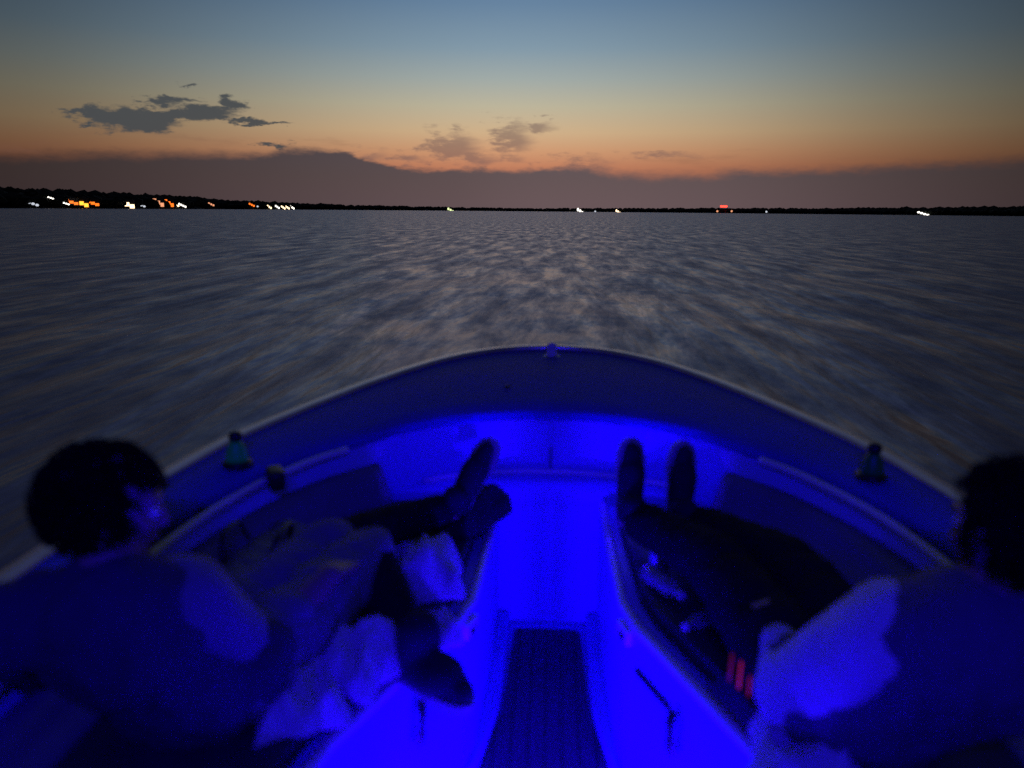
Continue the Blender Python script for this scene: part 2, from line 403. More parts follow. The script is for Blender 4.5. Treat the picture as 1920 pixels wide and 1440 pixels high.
def build_shore():
    bm = bmesh.new(); rows = []
    for i in range(400):
        a = -1.25 + 2.5 * i / 399
        D = shore_D(a); H = shore_H(a)
        rows.append([(math.sin(a) * (D + dd), math.cos(a) * (D + dd), z) for dd, z in
                     [(-4, -1), (0, .5), (12, 1.2), (70, 1.2 + H * .3), (200, 1.2 + H * .5), (400, 1.2 + H * .5), (500, -1)]])
    grid(bm, rows)
    tag(obj('far_shore', bm, M['earth']), kind='structure')
    # far-off woods: one mass of crowns
    bm = bmesh.new()
    tmpl = bmesh.new(); bmesh.ops.create_icosphere(tmpl, subdivisions=1, radius=1)
    tv = [v.co.copy() for v in tmpl.verts]; tf = [[v.index for v in f.verts] for f in tmpl.faces]; tmpl.free()
    rnd = random.Random(3)
    for i in range(3600):
        a = rnd.uniform(-1.2, 1.2); dd = rnd.choice([14, 30, 60, 110, 190]) * rnd.uniform(.8, 1.2)
        D = shore_D(a); H = shore_H(a)
        base = 1 + H * min(dd / 70, 1) * .3 if dd < 70 else 1 + H * (.3 + .2 * min((dd - 70) / 130, 1))
        th = H * rnd.uniform(.44, .54) * (1 + .15 * noise.noise((a * 60, 0, 0)))
        w = max(th * rnd.uniform(.5, .8), 4) * (1 + D / 4000)
        x, y = math.sin(a) * (D + dd), math.cos(a) * (D + dd)
        vs = []
        for c in tv:
            k = 1 + rnd.uniform(-.25, .25)
            vs.append(bm.verts.new((x + c.x * w * k, y + c.y * w * k, base + th * .5 + c.z * th * .52 * k)))
        for f in tf: bm.faces.new([vs[j] for j in f])
    tag(obj('far_woods', bm, M['foliage'], smooth=False), 'dark wooded far shore along the whole horizon', 'woods', kind='stuff')
build_shore()

# lights of the far shore.  px,py sight the light, w/h are metres of lit glass
def shore_light(kind, px, py, colour, n, w, h, label, cat, group):
    a, e = azel(px, py)
    D = shore_D(a) - 8
    z = max(CAMZ + math.tan(e) * D, 1.6)
    x, y = math.sin(a) * D, math.cos(a) * D
    if kind == 'house':
        zb = max(z - h / 2 - 1.4, .3); W = n * (w + .5) + 1.2
        t = empty('lit_house', (x, y, zb), -a); tag(t, label, cat, group)
        wh = (z - zb) + h + 1.2
        bm = bmesh.new(); box(bm, (0, 4, wh / 2), (W, 7, wh)); obj('wall', bm, M['housewall'], t, smooth=False)
        bm = bmesh.new()
        rr = [(-W / 2 - .6, wh), (0, wh + 2.4), (W / 2 + .6, wh)]
        grid(bm, [[(px_, 0, pz) for px_, pz in rr], [(px_, 8, pz) for px_, pz in rr]])
        r_ = bmesh.ops.extrude_face_region(bm, geom=bm.faces[:]); bmesh.ops.translate(bm, vec=(0, 0, .25), verts=[v for v in r_['geom'] if isinstance(v, bmesh.types.BMVert)])
        obj('roof', bm, M['houseroof'], t, smooth=False)
        for k in range(n):
            bm = bmesh.new(); box(bm, ((k - (n - 1) / 2) * (w + .3), .4, z - zb - (k - (n - 1) / 2) * h * .42), (w, .16, h * .8)); obj('lit_window', bm, M['lit_' + colour], t, smooth=False)  # windows step down sideways to shape a slanted streak of light
    else:
        t = empty('lamp_post', (x, y, .4), -a); tag(t, label, cat, group)
        hz = z - .4
        bm = bmesh.new(); tube(bm, [(0, 0, 0), (0, 0, hz * .6), (0, 0, hz)], .12, taper=[1.3, 1, .8]); obj('post', bm, M['black'], t)
        for k in range(n):
            xx = (k - (n - 1) / 2) * (w * 1.05); zz = hz - (k - (n - 1) / 2) * h * .5  # heads spread and stepped down to form a slanted light streak
            bm = bmesh.new(); lathe(bm, [(w * .2, -h * .5), (w * .45, -h * .3), (w * .5, 0), (w * .4, h * .3), (w * .12, h * .5)], 12, (xx, 0, zz)); obj('lamp_head', bm, M['lit_' + colour], t)
            bm = bmesh.new(); lathe(bm, [(w * .5, 0), (w * .3, .2), (w * .05, .35)], 12, (xx, 0, zz + h * .5)); obj('lamp_cap', bm, M['black'], t)
G = 'lights on the far shore'
SL = [
 ('lamp', 62, 382, 'dimwhite', 2, 2.2, 1.6, 'faint grey-white shore light nearest the left edge of the photo'),
 ('lamp', 95, 371, 'white', 2, 1.3, .9, 'white light high on the dark left shore, above all the others'),
 ('lamp', 122, 381, 'white', 3, 1.4, 1.0, 'white light just left of the three orange ones'),
 ('house', 134, 379, 'amber', 3, 2.8, 1.8, 'orange-lit shore building, leftmost of the three orange ones'),
 ('house', 153, 381, 'orange', 3, 2.9, 2.6, 'brightest yellow-orange shore building, middle of the three orange ones'),
 ('house', 174, 381, 'amber', 3, 2.8, 1.9, 'orange-lit shore building, rightmost of the three orange ones'),
 ('house', 243, 385, 'cream', 2, 3.6, 3.0, 'cream-lit shore building standing alone right of the orange three'),
 ('lamp', 265, 385, 'dimwhite', 2, 2.2, 1.6, 'faint white light just right of the lone cream one'),
 ('house', 297, 380, 'dimorange', 3, 3.0, 3.4, 'dull salmon-lit shore building at the left of the second bright cluster'),
 ('house', 317, 381, 'amber', 3, 2.6, 3.2, 'orange-lit shore building in the middle of the second bright cluster'),
 ('lamp', 330, 384, 'cream', 2, 2.0, 1.8, 'creamy lamp beside the orange building of the second cluster'),
 ('lamp', 342, 385, 'white', 3, 1.8, 1.8, 'white lamp closing the second bright cluster on its right'),
 ('lamp', 396, 383, 'dimorange', 2, 2.2, 2.0, 'faint lone light between the second cluster and the small red-orange one'),
 ('lamp', 472, 384, 'amber', 2, 2.4, 2.4, 'small red-orange light on the low part of the left shore'),
 ('lamp', 483, 387, 'dimwhite', 1, 2.6, 2.0, 'faint bluish light touching the small red-orange one'),
 ('lamp', 505, 388, 'cream', 2, 2.0, 2.6, 'cream light, first of the row of five at the waterline'),
 ('lamp', 520, 388, 'white', 2, 2.0, 2.6, 'white light, second of the row of five at the waterline'),
 ('lamp', 531, 389, 'cream', 2, 2.0, 2.6, 'cream light, third of the row of five at the waterline'),
 ('lamp', 539, 389, 'cream', 2, 2.0, 2.6, 'cream light, fourth of the row of five at the waterline'),
 ('lamp', 548, 389, 'white', 2, 2.0, 2.6, 'white light, last of the row of five at the waterline'),
 ('lamp', 845, 394, 'yellowgreen', 2, 4.6, 5.0, 'dim yellow-green light alone left of the middle of the horizon'),
 ('lamp', 1088, 396, 'white', 2, 4.8, 6.6, 'bright cream light on the horizon above the bow tip'),
 ('lamp', 1116, 397, 'dimwhite', 1, 4.0, 4.0, 'faint light between the cream and the yellow one above the bow'),
 ('lamp', 1159, 397, 'cream', 2, 3.6, 4.6, 'yellow light right of the bow tip on the horizon'),
 ('lamp', 1372, 396, 'dimorange', 1, 4.0, 3.4, 'faint light at the foot of the red beacon, to its right'),
 ('lamp', 1345, 396, 'dimorange', 1, 4.0, 3.4, 'faint light at the foot of the red beacon, to its left'),
 ('lamp', 1437, 397, 'dimwhite', 1, 3.4, 3.0, 'very faint light on the horizon right of the red beacon'),
 ('lamp', 1731, 400.5, 'white', 3, 3.6, 2.2, 'white light low at the waterline of the right shore'),
]
for s in SL: shore_light(*s[:4], s[4] + (1 if s[0] == 'lamp' and s[4] > 1 else 0), s[5] * 1.7, s[6] * (2.3 if s[0] == 'house' else 1.8), s[7], 'shore building' if s[0] == 'house' else 'shore light', G)
def beacon():
    a, e = azel(1357, 387); D = shore_D(a) - 10; z = CAMZ + math.tan(e) * D
    t = empty('beacon_tower', (math.sin(a) * D, math.cos(a) * D, .3), -a)
    tag(t, 'bright red beacon light on a dark mast standing above the right shore', 'beacon')
    bm = bmesh.new()
    for sx, sy in ((1, 1), (1, -1), (-1, 1), (-1, -1)): tube(bm, [(sx * 1.6, sy * 1.6, 0), (sx * .6, sy * .6, z - 3)], .18, 6)
    for k in range(5): 
        q = k / 5; r_ = 1.6 - q
        tube(bm, [(-r_, -r_, q * (z - 3)), (r_, -r_, (q + .2) * (z - 3))], .12, 5); tube(bm, [(r_, r_, q * (z - 3)), (-r_, r_, (q + .2) * (z - 3))], .12, 5)
    obj('mast', bm, M['black'], t)
    bm = bmesh.new(); box(bm, (0, 0, z - 2.8), (6, 3, .4)); obj('platform', bm, M['black'], t, smooth=False)
    for k in range(3):
        bm = bmesh.new(); lathe(bm, [(2.2, -2.6), (3.6, -1.6), (3.9, .4), (3.0, 2.0), (.9, 2.8)], 14, ((k - 1) * 7.5, 0, z)); obj('red_lamp', bm, M['lit_red'], t)
    bm = bmesh.new(); box(bm, (0, .9, z - 2.7), (22, .5, .4)); obj('crossarm', bm, M['black'], t, smooth=False)
beacon()

# ------------------------------------------------------------------ the boat
boat = empty('motorboat', (0, 0, 0))
tag(boat, 'white open-bow motorboat under way with blue cockpit lighting', 'motorboat')
def zr(y): return 1.33 + .12 * min(max((y - 1) / 3, 0), 1) ** 1.5
half = [(-3.2, 1.16), (-2.2, 1.2), (-1, 1.21), (0, 1.21), (.9, 1.205), (1.45, 1.195), (1.9, 1.175), (2.25, 1.13), (2.5, 1.075), (2.8, .965), (3.1, .84), (3.4, .69), (3.65, .53), (3.82, .36), (3.915, .19), (3.95, 0)]
inn = [(-3.0, 1.0), (-2.2, 1.04), (-1, 1.05), (0, 1.05), (.9, 1.05), (1.45, 1.045), (1.9, 1.01), (2.1, .965), (2.3, .885), (2.45, .80), (2.60, .665), (2.74, .56), (2.84, .42), (2.91, .26), (2.945, .12), (2.95, 0)]
def side(prof, n):
    c = resample(catmull([(x, y, 0) for y, x in prof], 10), n)
    return [(p.x, p.y) for p in c]
NS = 90
rail_s, inn_s = side(half, NS), side(inn, NS)
def full(s): return [(-x, y) for x, y in s] + [(x, y) for x, y in reversed(s[:-1])]
railc, innc = full(rail_s), full(inn_s)

# hull shell
def build_hull():
    bm = bmesh.new(); rows = []
    for x, y in railc:
        z0 = zr(y); k = max(0, (y - 1) / 3)
        prof = [(1, z0 - .01), (.985, z0 - .12), (.95 - .08 * k, z0 - .45), (.9 - .16 * k, .45), (.84 - .3 * k, .12), (.6 - .3 * k, -.12), (0, -.38 + .3 * k)]
        rows.append([(x * f, y - (1 - f) * .55 * k ** 3, z) for f, z in prof])
    grid(bm, rows)
    obj('hull', bm, M['hullpaint'], boat)
    bm = bmesh.new()   # transom
    y = railc[0][1]; n = 12
    grid(bm, [[(-1.16 + 2.32 * i / n, y + .01, z) for i in range(n + 1)] for z in (1.31, 1.0, .6, .2, -.05)])
    obj('transom', bm, M['hullpaint'], boat)
build_hull()

# deck with rolled inner lip
def build_deck():
    bm = bmesh.new(); rows = []
    for (ax, ay), (bx, by) in zip(railc, innc):
        row = []
        za, zb = zr(ay), zr(by) - .012
        for k in range(9):
            t = k / 8
            row.append((ax + (bx - ax) * t, ay + (by - ay) * t, za + (zb - za) * t + .022 * math.sin(math.pi * t)))
        d = Vector((bx - ax, by - ay)); d.normalize()
        row.append((bx + d.x * .008, by + d.y * .008, zb - .008))
        row.append((bx + d.x * .008, by + d.y * .008, zb - .03))
        row.append((bx, by, zb - .038))
        row.append((bx - d.x * .05, by - d.y * .05, zb - .038))
        rows.append(row)
    grid(bm, rows)
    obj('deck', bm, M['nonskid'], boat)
    bm = bmesh.new(); rows = []      # rub rail
    P_ = [Vector((x, y, zr(y))) for x, y in railc]
    n = len(P_)
    for i, p in enumerate(P_):
        d = (P_[min(i + 1, n - 1)] - P_[max(i - 1, 0)]); d.z = 0; d.normalize(); o_ = Vector((-d.y, d.x, 0))
        if o_.dot(Vector((p.x, p.y - 1.0, 0))) < 0: o_ = -o_
        rows.append([p + o_ * a + Vector((0, 0, b)) for a, b in [(-.028, .0), (-.027, .020), (-.022, .0245), (.018, .0235), (.028, .014), (.030, -.014), (.018, -.03), (-.004, -.034)]])
    V = grid(bm, rows, close_v=True); bm.faces.new(V[0]); bm.faces.new(V[-1])
    obj('rub_rail', bm, M['rail'], boat)
build_deck()

WELLY = 2.60
def offs(c, d):
    """offset a curve of (x,y) inwards by d (towards the well centre)"""
    out = []; n = len(c)
    for i, (x, y) in enumerate(c):
        a = Vector(c[min(i + 1, n - 1)]); b = Vector(c[max(i - 1, 0)]); t = (a - b).normalized()
        q = Vector((-t.y, t.x))
        if q.dot(Vector((x, y - .8))) > 0: q = -q
        out.append((x + q.x * d, y + q.y * d))
    return out
# inner liner wall: coaming face that goes down to the seats, and at the bow down to the ledge
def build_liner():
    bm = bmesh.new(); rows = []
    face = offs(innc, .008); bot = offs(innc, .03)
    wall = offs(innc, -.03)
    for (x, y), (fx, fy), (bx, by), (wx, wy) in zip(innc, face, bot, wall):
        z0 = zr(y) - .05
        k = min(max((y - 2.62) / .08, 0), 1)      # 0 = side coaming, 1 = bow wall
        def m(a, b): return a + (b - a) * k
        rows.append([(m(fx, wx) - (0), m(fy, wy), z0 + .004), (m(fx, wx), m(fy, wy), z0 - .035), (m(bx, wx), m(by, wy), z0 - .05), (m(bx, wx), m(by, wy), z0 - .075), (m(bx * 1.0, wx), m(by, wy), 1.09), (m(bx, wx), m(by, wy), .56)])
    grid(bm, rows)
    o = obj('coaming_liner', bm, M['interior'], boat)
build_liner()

# bench bases, bow seat, floor
def edge_pts(s): return [(s * .195, 2.79), (s * .198, 2.40), (s * .208, 1.98), (s * .232, 1.86), (s * .44, 1.36), (s * .50, 1.1), (s * .50, -.1)]
SEAT = 1.065
def inner_at(y, s, off=0.0):
    best = None
    for (x0, y0), (x1, y1) in zip(inn_s, inn_s[1:]):
        if y0 <= y <= y1: best = x0 + (x1 - x0) * (y - y0) / max(y1 - y0, 1e-6)
    if best is None: best = inn_s[0][0] if y < inn_s[0][1] else 0
    return s * (best + off)
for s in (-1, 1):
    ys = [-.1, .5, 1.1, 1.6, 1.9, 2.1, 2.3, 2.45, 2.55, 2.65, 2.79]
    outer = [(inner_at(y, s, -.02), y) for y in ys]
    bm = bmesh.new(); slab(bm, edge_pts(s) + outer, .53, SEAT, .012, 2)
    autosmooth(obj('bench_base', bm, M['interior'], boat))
    # seat cushion
    def inset(p, d): return p
    e = [(s * .245, 2.66), (s * .248, 2.40), (s * .262, 2.0), (s * .29, 1.88), (s * .485, 1.38), (s * .55, 1.1), (s * .55, .75)]
    ys2 = [.75, 1.1, 1.6, 1.9, 2.1, 2.3, 2.45, 2.55, 2.62]
    o_ = [(inner_at(y, s, -.09), y) for y in ys2]
    bm = bmesh.new(); slab(bm, e + o_, SEAT + .004, SEAT + .055, .022, 4)
    autosmooth(obj('seat_cushion', bm, M['navyvinyl'], boat), 50)
    # backrest roll along the coaming
    rows = []; bm = bmesh.new()
    pts = [(inner_at(y, 1, -.034), y) for y in [.8, 1.0, 1.3, 1.6, 1.8, 1.95, 2.1, 2.2, 2.3, 2.4, 2.48, 2.55, 2.60]]
    pts = [(p.x, p.y) for p in resample(catmull([(a, b, 0) for a, b in pts], 4), 46)]
    ins = offs([(a, b) for a, b in pts], 1.0)
    for (x, y), (ix, iy) in zip(pts, ins):
        d = Vector((ix - x, iy - y)).normalized()
        if d.x > 0: d = -d
        zt = zr(y) - .115
        row = [(0, SEAT + .03), (0, zt), (.02, zt + .006), (.045, zt - .004), (.062, zt - .03), (.085, zt - .09), (.10, SEAT + .09), (.10, SEAT + .05), (.085, SEAT + .03)]
        rows.append([(s * (x + d.x * a), y + d.y * a, b) for a, b in row])
    V = grid(bm, rows, close_v=True); bm.faces.new(V[0]); bm.faces.new(V[-1])
    obj('backrest', bm, M['greyvinyl'], boat)
    # grab rail
    ry = [1.15, 1.5, 1.85, 2.1, 2.3, 2.42, 2.5]
    path = [(inner_at(y, s, -.045), y, zr(y) - .035) for y in ry]
    path = [(inner_at(1.12, s, -.008), 1.12, zr(1.12) - .045)] + path + [(inner_at(2.53, s, -.008), 2.53, zr(2.53) - .045)]
    bm = bmesh.new(); tube(bm, catmull(path, 5), .0125, 12)
    gr = obj('grab_rail', bm, M['railing'], boat)
    for y in (1.5, 2.0, 2.46):
        bm = bmesh.new(); tube(bm, [(inner_at(y, s, -.004), y, zr(y) - .045), (inner_at(y, s, -.045), y, zr(y) - .035)], .010, 10)
        obj('standoff', bm, M['black'], gr)
    # hinge block at the kink of the bench
    bm = bmesh.new(); box(bm, (s * .214, 1.905, SEAT - .03), (.026, .075, .045), rz=s * .3, bev=.006)
    h = autosmooth(obj('hinge', bm, M['gelcoat'], boat))
    bm = bmesh.new(); tube(bm, [(s * .202, 1.88, SEAT - .035), (s * .199, 1.93, SEAT - .035)], .006, 10); obj('pin', bm, M['black'], h)
    # latch handle and vent slot in the bench front
    dv = Vector((s * (.44 - .232), 1.36 - 1.86, 0)).normalized(); nv = Vector((-s * abs(dv.y), -abs(dv.x), 0))
    def front(t, z, out=.012):
        p = Vector((s * .232, 1.86, 0)).lerp(Vector((s * .44, 1.36, 0)), t); return (p.x + nv.x * out, p.y + nv.y * out, z)
    bm = bmesh.new(); tube(bm, [front(.42, .985, .016), front(.43, .955, .026), front(.44, .90, .026), front(.44, .875, .016)], .0105, 10)
    obj('latch_handle', bm, M['black'], boat)
    bm = bmesh.new(); c = front(.20, .965, .004); box(bm, c, (.008, .17, .018), rz=math.atan2(-dv.x, dv.y), bev=.003)
    obj('vent_slot', bm, M['black'], boat)
    # ledge moulding along the top edge of the bench
    bm = bmesh.new(); tube(bm, [(x, y, SEAT + .004) for x, y in [(s * .20, 2.74), (s * .202, 2.40), (s * .214, 1.985), (s * .242, 1.86), (s * .447, 1.365), (s * .505, 1.1), (s * .505, .8)]], .016, 10)
    obj('edge_moulding', bm, M['gelcoat'], boat)

# bow ledge, riser
bm = bmesh.new()
wl = [(x, y) for x, y in offs(innc, -.028) if y > 2.70]
fr = [(.62, 2.70), (.4, 2.745), (.2, 2.775), (0, 2.785), (-.2, 2.775), (-.4, 2.745), (-.62, 2.70)]
slab(bm, wl + fr, SEAT + .0, 1.11, .012, 3)
autosmooth(obj('bow_seat', bm, M['interior'], boat))
bm = bmesh.new(); grid(bm, [[(-.22 + .44 * i / 8, 2.798 - .01 * ((i - 4) / 4) ** 2 * 1, z) for i in range(9)] for z in (.53, .8, SEAT + .002)])
obj('riser', bm, M['interior'], boat)
bm = bmesh.new(); box(bm, (0, 2.948 + .024, 1.165), (.006, .006, .11)); obj('wall_seam', bm, M['greyvinyl'], boat)
# bow backrest ridge (soft moulding across the bow wall)
bm = bmesh.new(); tube(bm, [(x, y, 1.118) for x, y in offs(innc, -.02) if y > 2.80], .012, 8); obj('wall_moulding', bm, M['gelcoat'], boat)

# floor and mat
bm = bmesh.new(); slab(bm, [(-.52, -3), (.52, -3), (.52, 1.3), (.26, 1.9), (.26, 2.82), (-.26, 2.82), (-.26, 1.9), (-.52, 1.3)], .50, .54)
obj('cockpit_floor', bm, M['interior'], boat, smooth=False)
bm = bmesh.new()
mo = [(.112, 2.73), (.127, 2.71), (.137, 2.40), (.145, 2.2), (.165, 2.08), (.21, 1.95), (.36, 1.45), (.40, .9), (.40, -.5)]
slab(bm, [(x, y) for x, y in mo] + [(-x, y) for x, y in reversed(mo)], .543, .556, .004, 2)
autosmooth(obj('floor_mat', bm, M['teak'], boat))
# kick plates between mat and benches
for s in (-1, 1):
    bm = bmesh.new(); slab(bm, [(s * .196, 2.775), (s * .199, 2.40), (s * .207, 2.0), (s * .232, 1.87), (s * .20, 1.90), (s * .172, 2.08), (s * .155, 2.2), (s * .15, 2.40), (s * .15, 2.775)], .541, .60, .01, 2)
    autosmooth(obj('toe_rail', bm, M['interior'], boat))

# consoles behind the seats and the aft cockpit (seen only from the side)
for s in (-1, 1):
    bm = bmesh.new(); slab(bm, [(s * .32, .18), (s * 1.03, .18), (s * 1.03, .70), (s * .45, .70)], .54, lambda x, y: 1.12 + .1 * (y - .2), .03, 3)
    autosmooth(obj('console', bm, M['interior'], boat))
    bm = bmesh.new(); slab(bm, [(s * .5, .76), (s * 1.0, .76), (s * 1.0, .88), (s * .55, .88)], SEAT + .05, 1.27, .03, 4)
    autosmooth(obj('lounge_backrest', bm, M['greyvinyl'], boat))
    bm = bmesh.new(); box(bm, (s * .6, -2.0, .75), (.7, .8, .42), bev=.05)
    autosmooth(obj('aft_seat', bm, M['greyvinyl'], boat))

# deck hardware
def cleat(x, y, rz):
    z = zr(y) + .012
    t = bmesh.new(); tube(t, [(-.07, 0, .028), (-.04, 0, .032), (.04, 0, .032), (.07, 0, .028)], .010, 10, taper=[.6, 1, 1, .6])
    tube(t, [(-.022, 0, 0), (-.022, 0, .03)], .010, 8); tube(t, [(.022, 0, 0), (.022, 0, .03)], .010, 8)
    o = obj('cleat', t, M['black'], boat, loc=(x, y, z)); o.rotation_euler = (0, 0, rz)
cleat(-1.09, 1.93, 1.4); cleat(1.09, 1.93, -1.4)
bm = bmesh.new(); lathe(bm, [(.034, 0), (.034, .01), (.026, .016), (.024, .05), (.026, .054), (.020, .066), (.006, .072)], 24, (-.005, 3.77, zr(3.77) + .006))
bl = obj('bow_light', bm, M['gelcoat'], boat)
bm = bmesh.new(); lathe(bm, [(.040, 0), (.040, .008), (.034, .011)], 24, (-.005, 3.77, zr(3.77) + .003)); obj('base', bm, M['steel'], bl)
for x, y in ((-.975, 2.235), (.972, 2.27)):
    z = zr(y) + .004
    bm = bmesh.new(); lathe(bm, [(.034, .012), (.033, .03), (.027, .06), (.019, .076), (.015, .082)], 24, (x, y, z)); dl = obj('deck_fitting', bm, M['green' if x < 0 else 'green2'], boat)
    bm = bmesh.new(); lathe(bm, [(.046, 0), (.048, .006), (.042, .016), (.030, .020)], 24, (x, y, z)); obj('base', bm, M['black'], dl)
    bm = bmesh.new(); lathe(bm, [(.010, .080), (.019, .084), (.022, .095), (.018, .107), (.007, .112)], 24, (x, y, z)); obj('cap', bm, M['black'], dl)
bm = bmesh.new(); box(bm, (-.845, 2.205, zr(2.2) - .02), (.05, .09, .06), rz=.5, bev=.014); obj('gate_catch', bm, M['black'], boat)
bm = bmesh.new(); lathe(bm, [(.012, 0), (.014, .004), (.006, .009)], 12, (-.19, 3.18, zr(3.2) + .012)); obj('deck_screw', bm, M['black'], boat)

# stern light arch carrying the blue light bar
bm = bmesh.new(); tube(bm, catmull([(-1.1, -1.0, 1.3), (-1.06, -.9, 2.2), (-.9, -.8, 2.9), (0, -.75, 3.0), (.9, -.8, 2.9), (1.06, -.9, 2.2), (1.1, -1.0, 1.3)], 6), .03, 12)
arch = obj('tower_arch', bm, M['black'], boat)
bm = bmesh.new(); box(bm, (0, -.75, 2.955), (.9, .05, .03), bev=.006); obj('light_bar', bm, M['blueled'], arch)

# ------------------------------------------------------------------ lamps of the boat
def light(kind, name, loc, power, col, parent, **kw):
    l = bpy.data.lights.new(name, kind); l.energy = power; l.color = col
    for k, v in kw.items(): setattr(l, k, v)
    o = bpy.data.objects.new(name, l); COL.objects.link(o); o.location = loc; o.parent = parent
    return o
BLUE = (.012, 0.0, 1.0)
def aim(o, tgt): o.rotation_euler = (Vector(tgt) - Vector(o.location)).to_track_quat('-Z', 'Y').to_euler()
o = light('AREA', 'tower_lamp', (0, -.74, 2.93), 56, BLUE, arch, shape='RECTANGLE', size=.9, size_y=.04); aim(o, (0, 3.0, 1.2))
# courtesy lights low on the bench fronts and console sides
for s in (-1, 1):
    for (x, y, z, pw) in ((.36, 1.47, .63, 15.0), (.44, .95, .72, 10.0)):
        bm = bmesh.new(); lathe(bm, [(.022, 0), (.022, .006), (.014, .010)], 16, (0, 0, 0))
        c = obj('courtesy_light', bm, M['blueled'], boat, loc=(s * (x + .035), y, z)); c.rotation_euler = (0, -s * math.pi / 2, 0)
        l_ = light('AREA', 'courtesy_lamp', (s * x, y, z), pw, BLUE, boat, shape='DISK', size=.05); aim(l_, (-s * .08, 2.6, .95))
# lamp tucked up under the bow lip
o = light('AREA', 'lip_lamp', (0, 2.66, 1.345), .8, BLUE, boat, shape='RECTANGLE', size=1.0, size_y=.02); aim(o, (0, 2.95, 1.0))
o = light('AREA', 'lip_lamp', (0, 2.90, 1.30), 2.4, BLUE, boat, shape='RECTANGLE', size=.9, size_y=.02); aim(o, (0, 1.2, 1.22))  # added fill without a fitting, aimed aft to brighten the coaming faces

# ------------------------------------------------------------------ people
def limb(bm, p0, r0, p1, r1, flat=1.0, up=(0, 0, 1), n=10, seg=16, bulge=0.0):
    """tapered limb with rounded ends; flat squeezes it along `up`"""
    p0, p1 = Vector(p0), Vector(p1); d = p1 - p0; L = d.length; d.normalize()
    u = Vector(up); a = d.cross(u)
    if a.length < 1e-3: a = d.cross(Vector((1, .1, 0)))
    a.normalize(); b = a.cross(d).normalized()
    rows = []
    def ring(c, r): return [c + (a * math.cos(t) + b * math.sin(t) * flat) * r for t in [2 * math.pi * k / seg for k in range(seg)]]
    for k in range(1, 5):
        t = k / 5 * math.pi / 2; rows.append(ring(p0 - d * r0 * math.cos(t), r0 * math.sin(t)))
    for k in range(n + 1):
        f = k / n; rows.append(ring(p0 + d * L * f, r0 + (r1 - r0) * f + bulge * math.sin(math.pi * f) * min(r0, r1)))
    for k in range(4, 0, -1):
        t = k / 5 * math.pi / 2; rows.append(ring(p1 + d * r1 * math.cos(t), r1 * math.sin(t)))
    V = grid(bm, rows, close_v=True); bm.faces.new(V[0]); bm.faces.new(V[-1])

def fuse(name, bm, material, parent, voxel=.008, smooth=8, wrinkle=0.0, wscale=.08):
    o = obj(name, bm, material, parent)
    m = o.modifiers.new('r', 'REMESH'); m.mode = 'VOXEL'; m.voxel_size = voxel; m.use_smooth_shade = True
    s = o.modifiers.new('s', 'SMOOTH'); s.factor = .6; s.iterations = smooth
    o = bake(o)
    if wrinkle:
        me = o.data
        for v in me.vertices:
            p = v.co
            k = noise.noise(Vector((p.x, p.y, p.z * .6)) / wscale) + .5 * noise.noise(Vector((p.x * 1.3, p.y, p.z)) / wscale * 2.3)
            v.co = p + v.normal * wrinkle * (k * 1.2 + .2)
    return o

def hand(bm, w, dirv, palm_n, curl=.5, side_=1, sc_=1.0):
    """palm and five fingers from the wrist w pointing along dirv, palm facing palm_n"""
    w = Vector(w); d = Vector(dirv).normalized(); n = Vector(palm_n); n = (n - d * n.dot(d)).normalized(); a = d.cross(n).normalized() * side_
    k = sc_
    for i in range(4):
        limb(bm, w + a * (.012 * (i - 1.5)) * k, .015 * k, w + d * .085 * k + a * (.0205 * (i - 1.5)) * k, .0125 * k, n=4, seg=10)
    for i, (ln, off) in enumerate([(.068, -1.5), (.078, -.5), (.073, .5), (.056, 1.5)]):
        p = w + d * .088 * k + a * (.0215 * off) * k; dd = d.copy()
        c = curl * (1 + .15 * i)
        for s_, f in enumerate((.45, .32, .23)):
            dd = (dd * math.cos(c * .8) + n * math.sin(c * .8)).normalized()
            q = p + dd * ln * f * k
            limb(bm, p, (.0092 - .0008 * s_) * k, q, (.0086 - .0009 * s_) * k, n=3, seg=8); p = q
    p = w + d * .022 * k - a * .030 * k; dd = (d * .6 - a * .75 + n * .25).normalized()
    for s_, ln in enumerate((.036, .032, .025)):
        q = p + dd * ln * k; limb(bm, p, (.0125 - .0015 * s_) * k, q, (.0115 - .0015 * s_) * k, n=3, seg=8); p = q
        dd = (dd + d * .35 + n * .2).normalized()

def head_geo(bm, c, fwd, up, k=1.0):
    """skull, jaw, brow, nose, lips, ears.  c = skull centre"""
    c = Vector(c); f = Vector(fwd).normalized(); u = Vector(up); u = (u - f * u.dot(f)).normalized(); r = f.cross(u)
    MM = Matrix((r, f, u)).transposed().to_4x4(); MM.translation = c
    def el(p, s):
        m = MM @ Matrix.Translation(Vector(p) * k) @ Matrix.Diagonal((s[0] * k, s[1] * k, s[2] * k, 1))
        bmesh.ops.create_uvsphere(bm, u_segments=20, v_segments=14, radius=1, matrix=m)
    el((0, -.012, .02), (.075, .094, .088)); el((0, .018, -.045), (.056, .066, .066)); el((0, .046, -.090), (.030, .030, .024))
    el((0, .075, .018), (.045, .016, .010)); el((0, .082, -.02), (.012, .018, .024)); el((0, .094, -.034), (.014, .013, .010))
    el((0, .076, -.058), (.024, .012, .005)); el((0, .075, -.067), (.020, .012, .006))
    for s in (-1, 1):
        el((s * .040, .055, -.022), (.022, .02, .02)); el((s * .076, -.008, -.012), (.009, .020, .032)); el((s * .082, -.014, .006), (.008, .017, .018))
        el((s * .014, .082, -.038), (.009, .010, .008))
    return MM

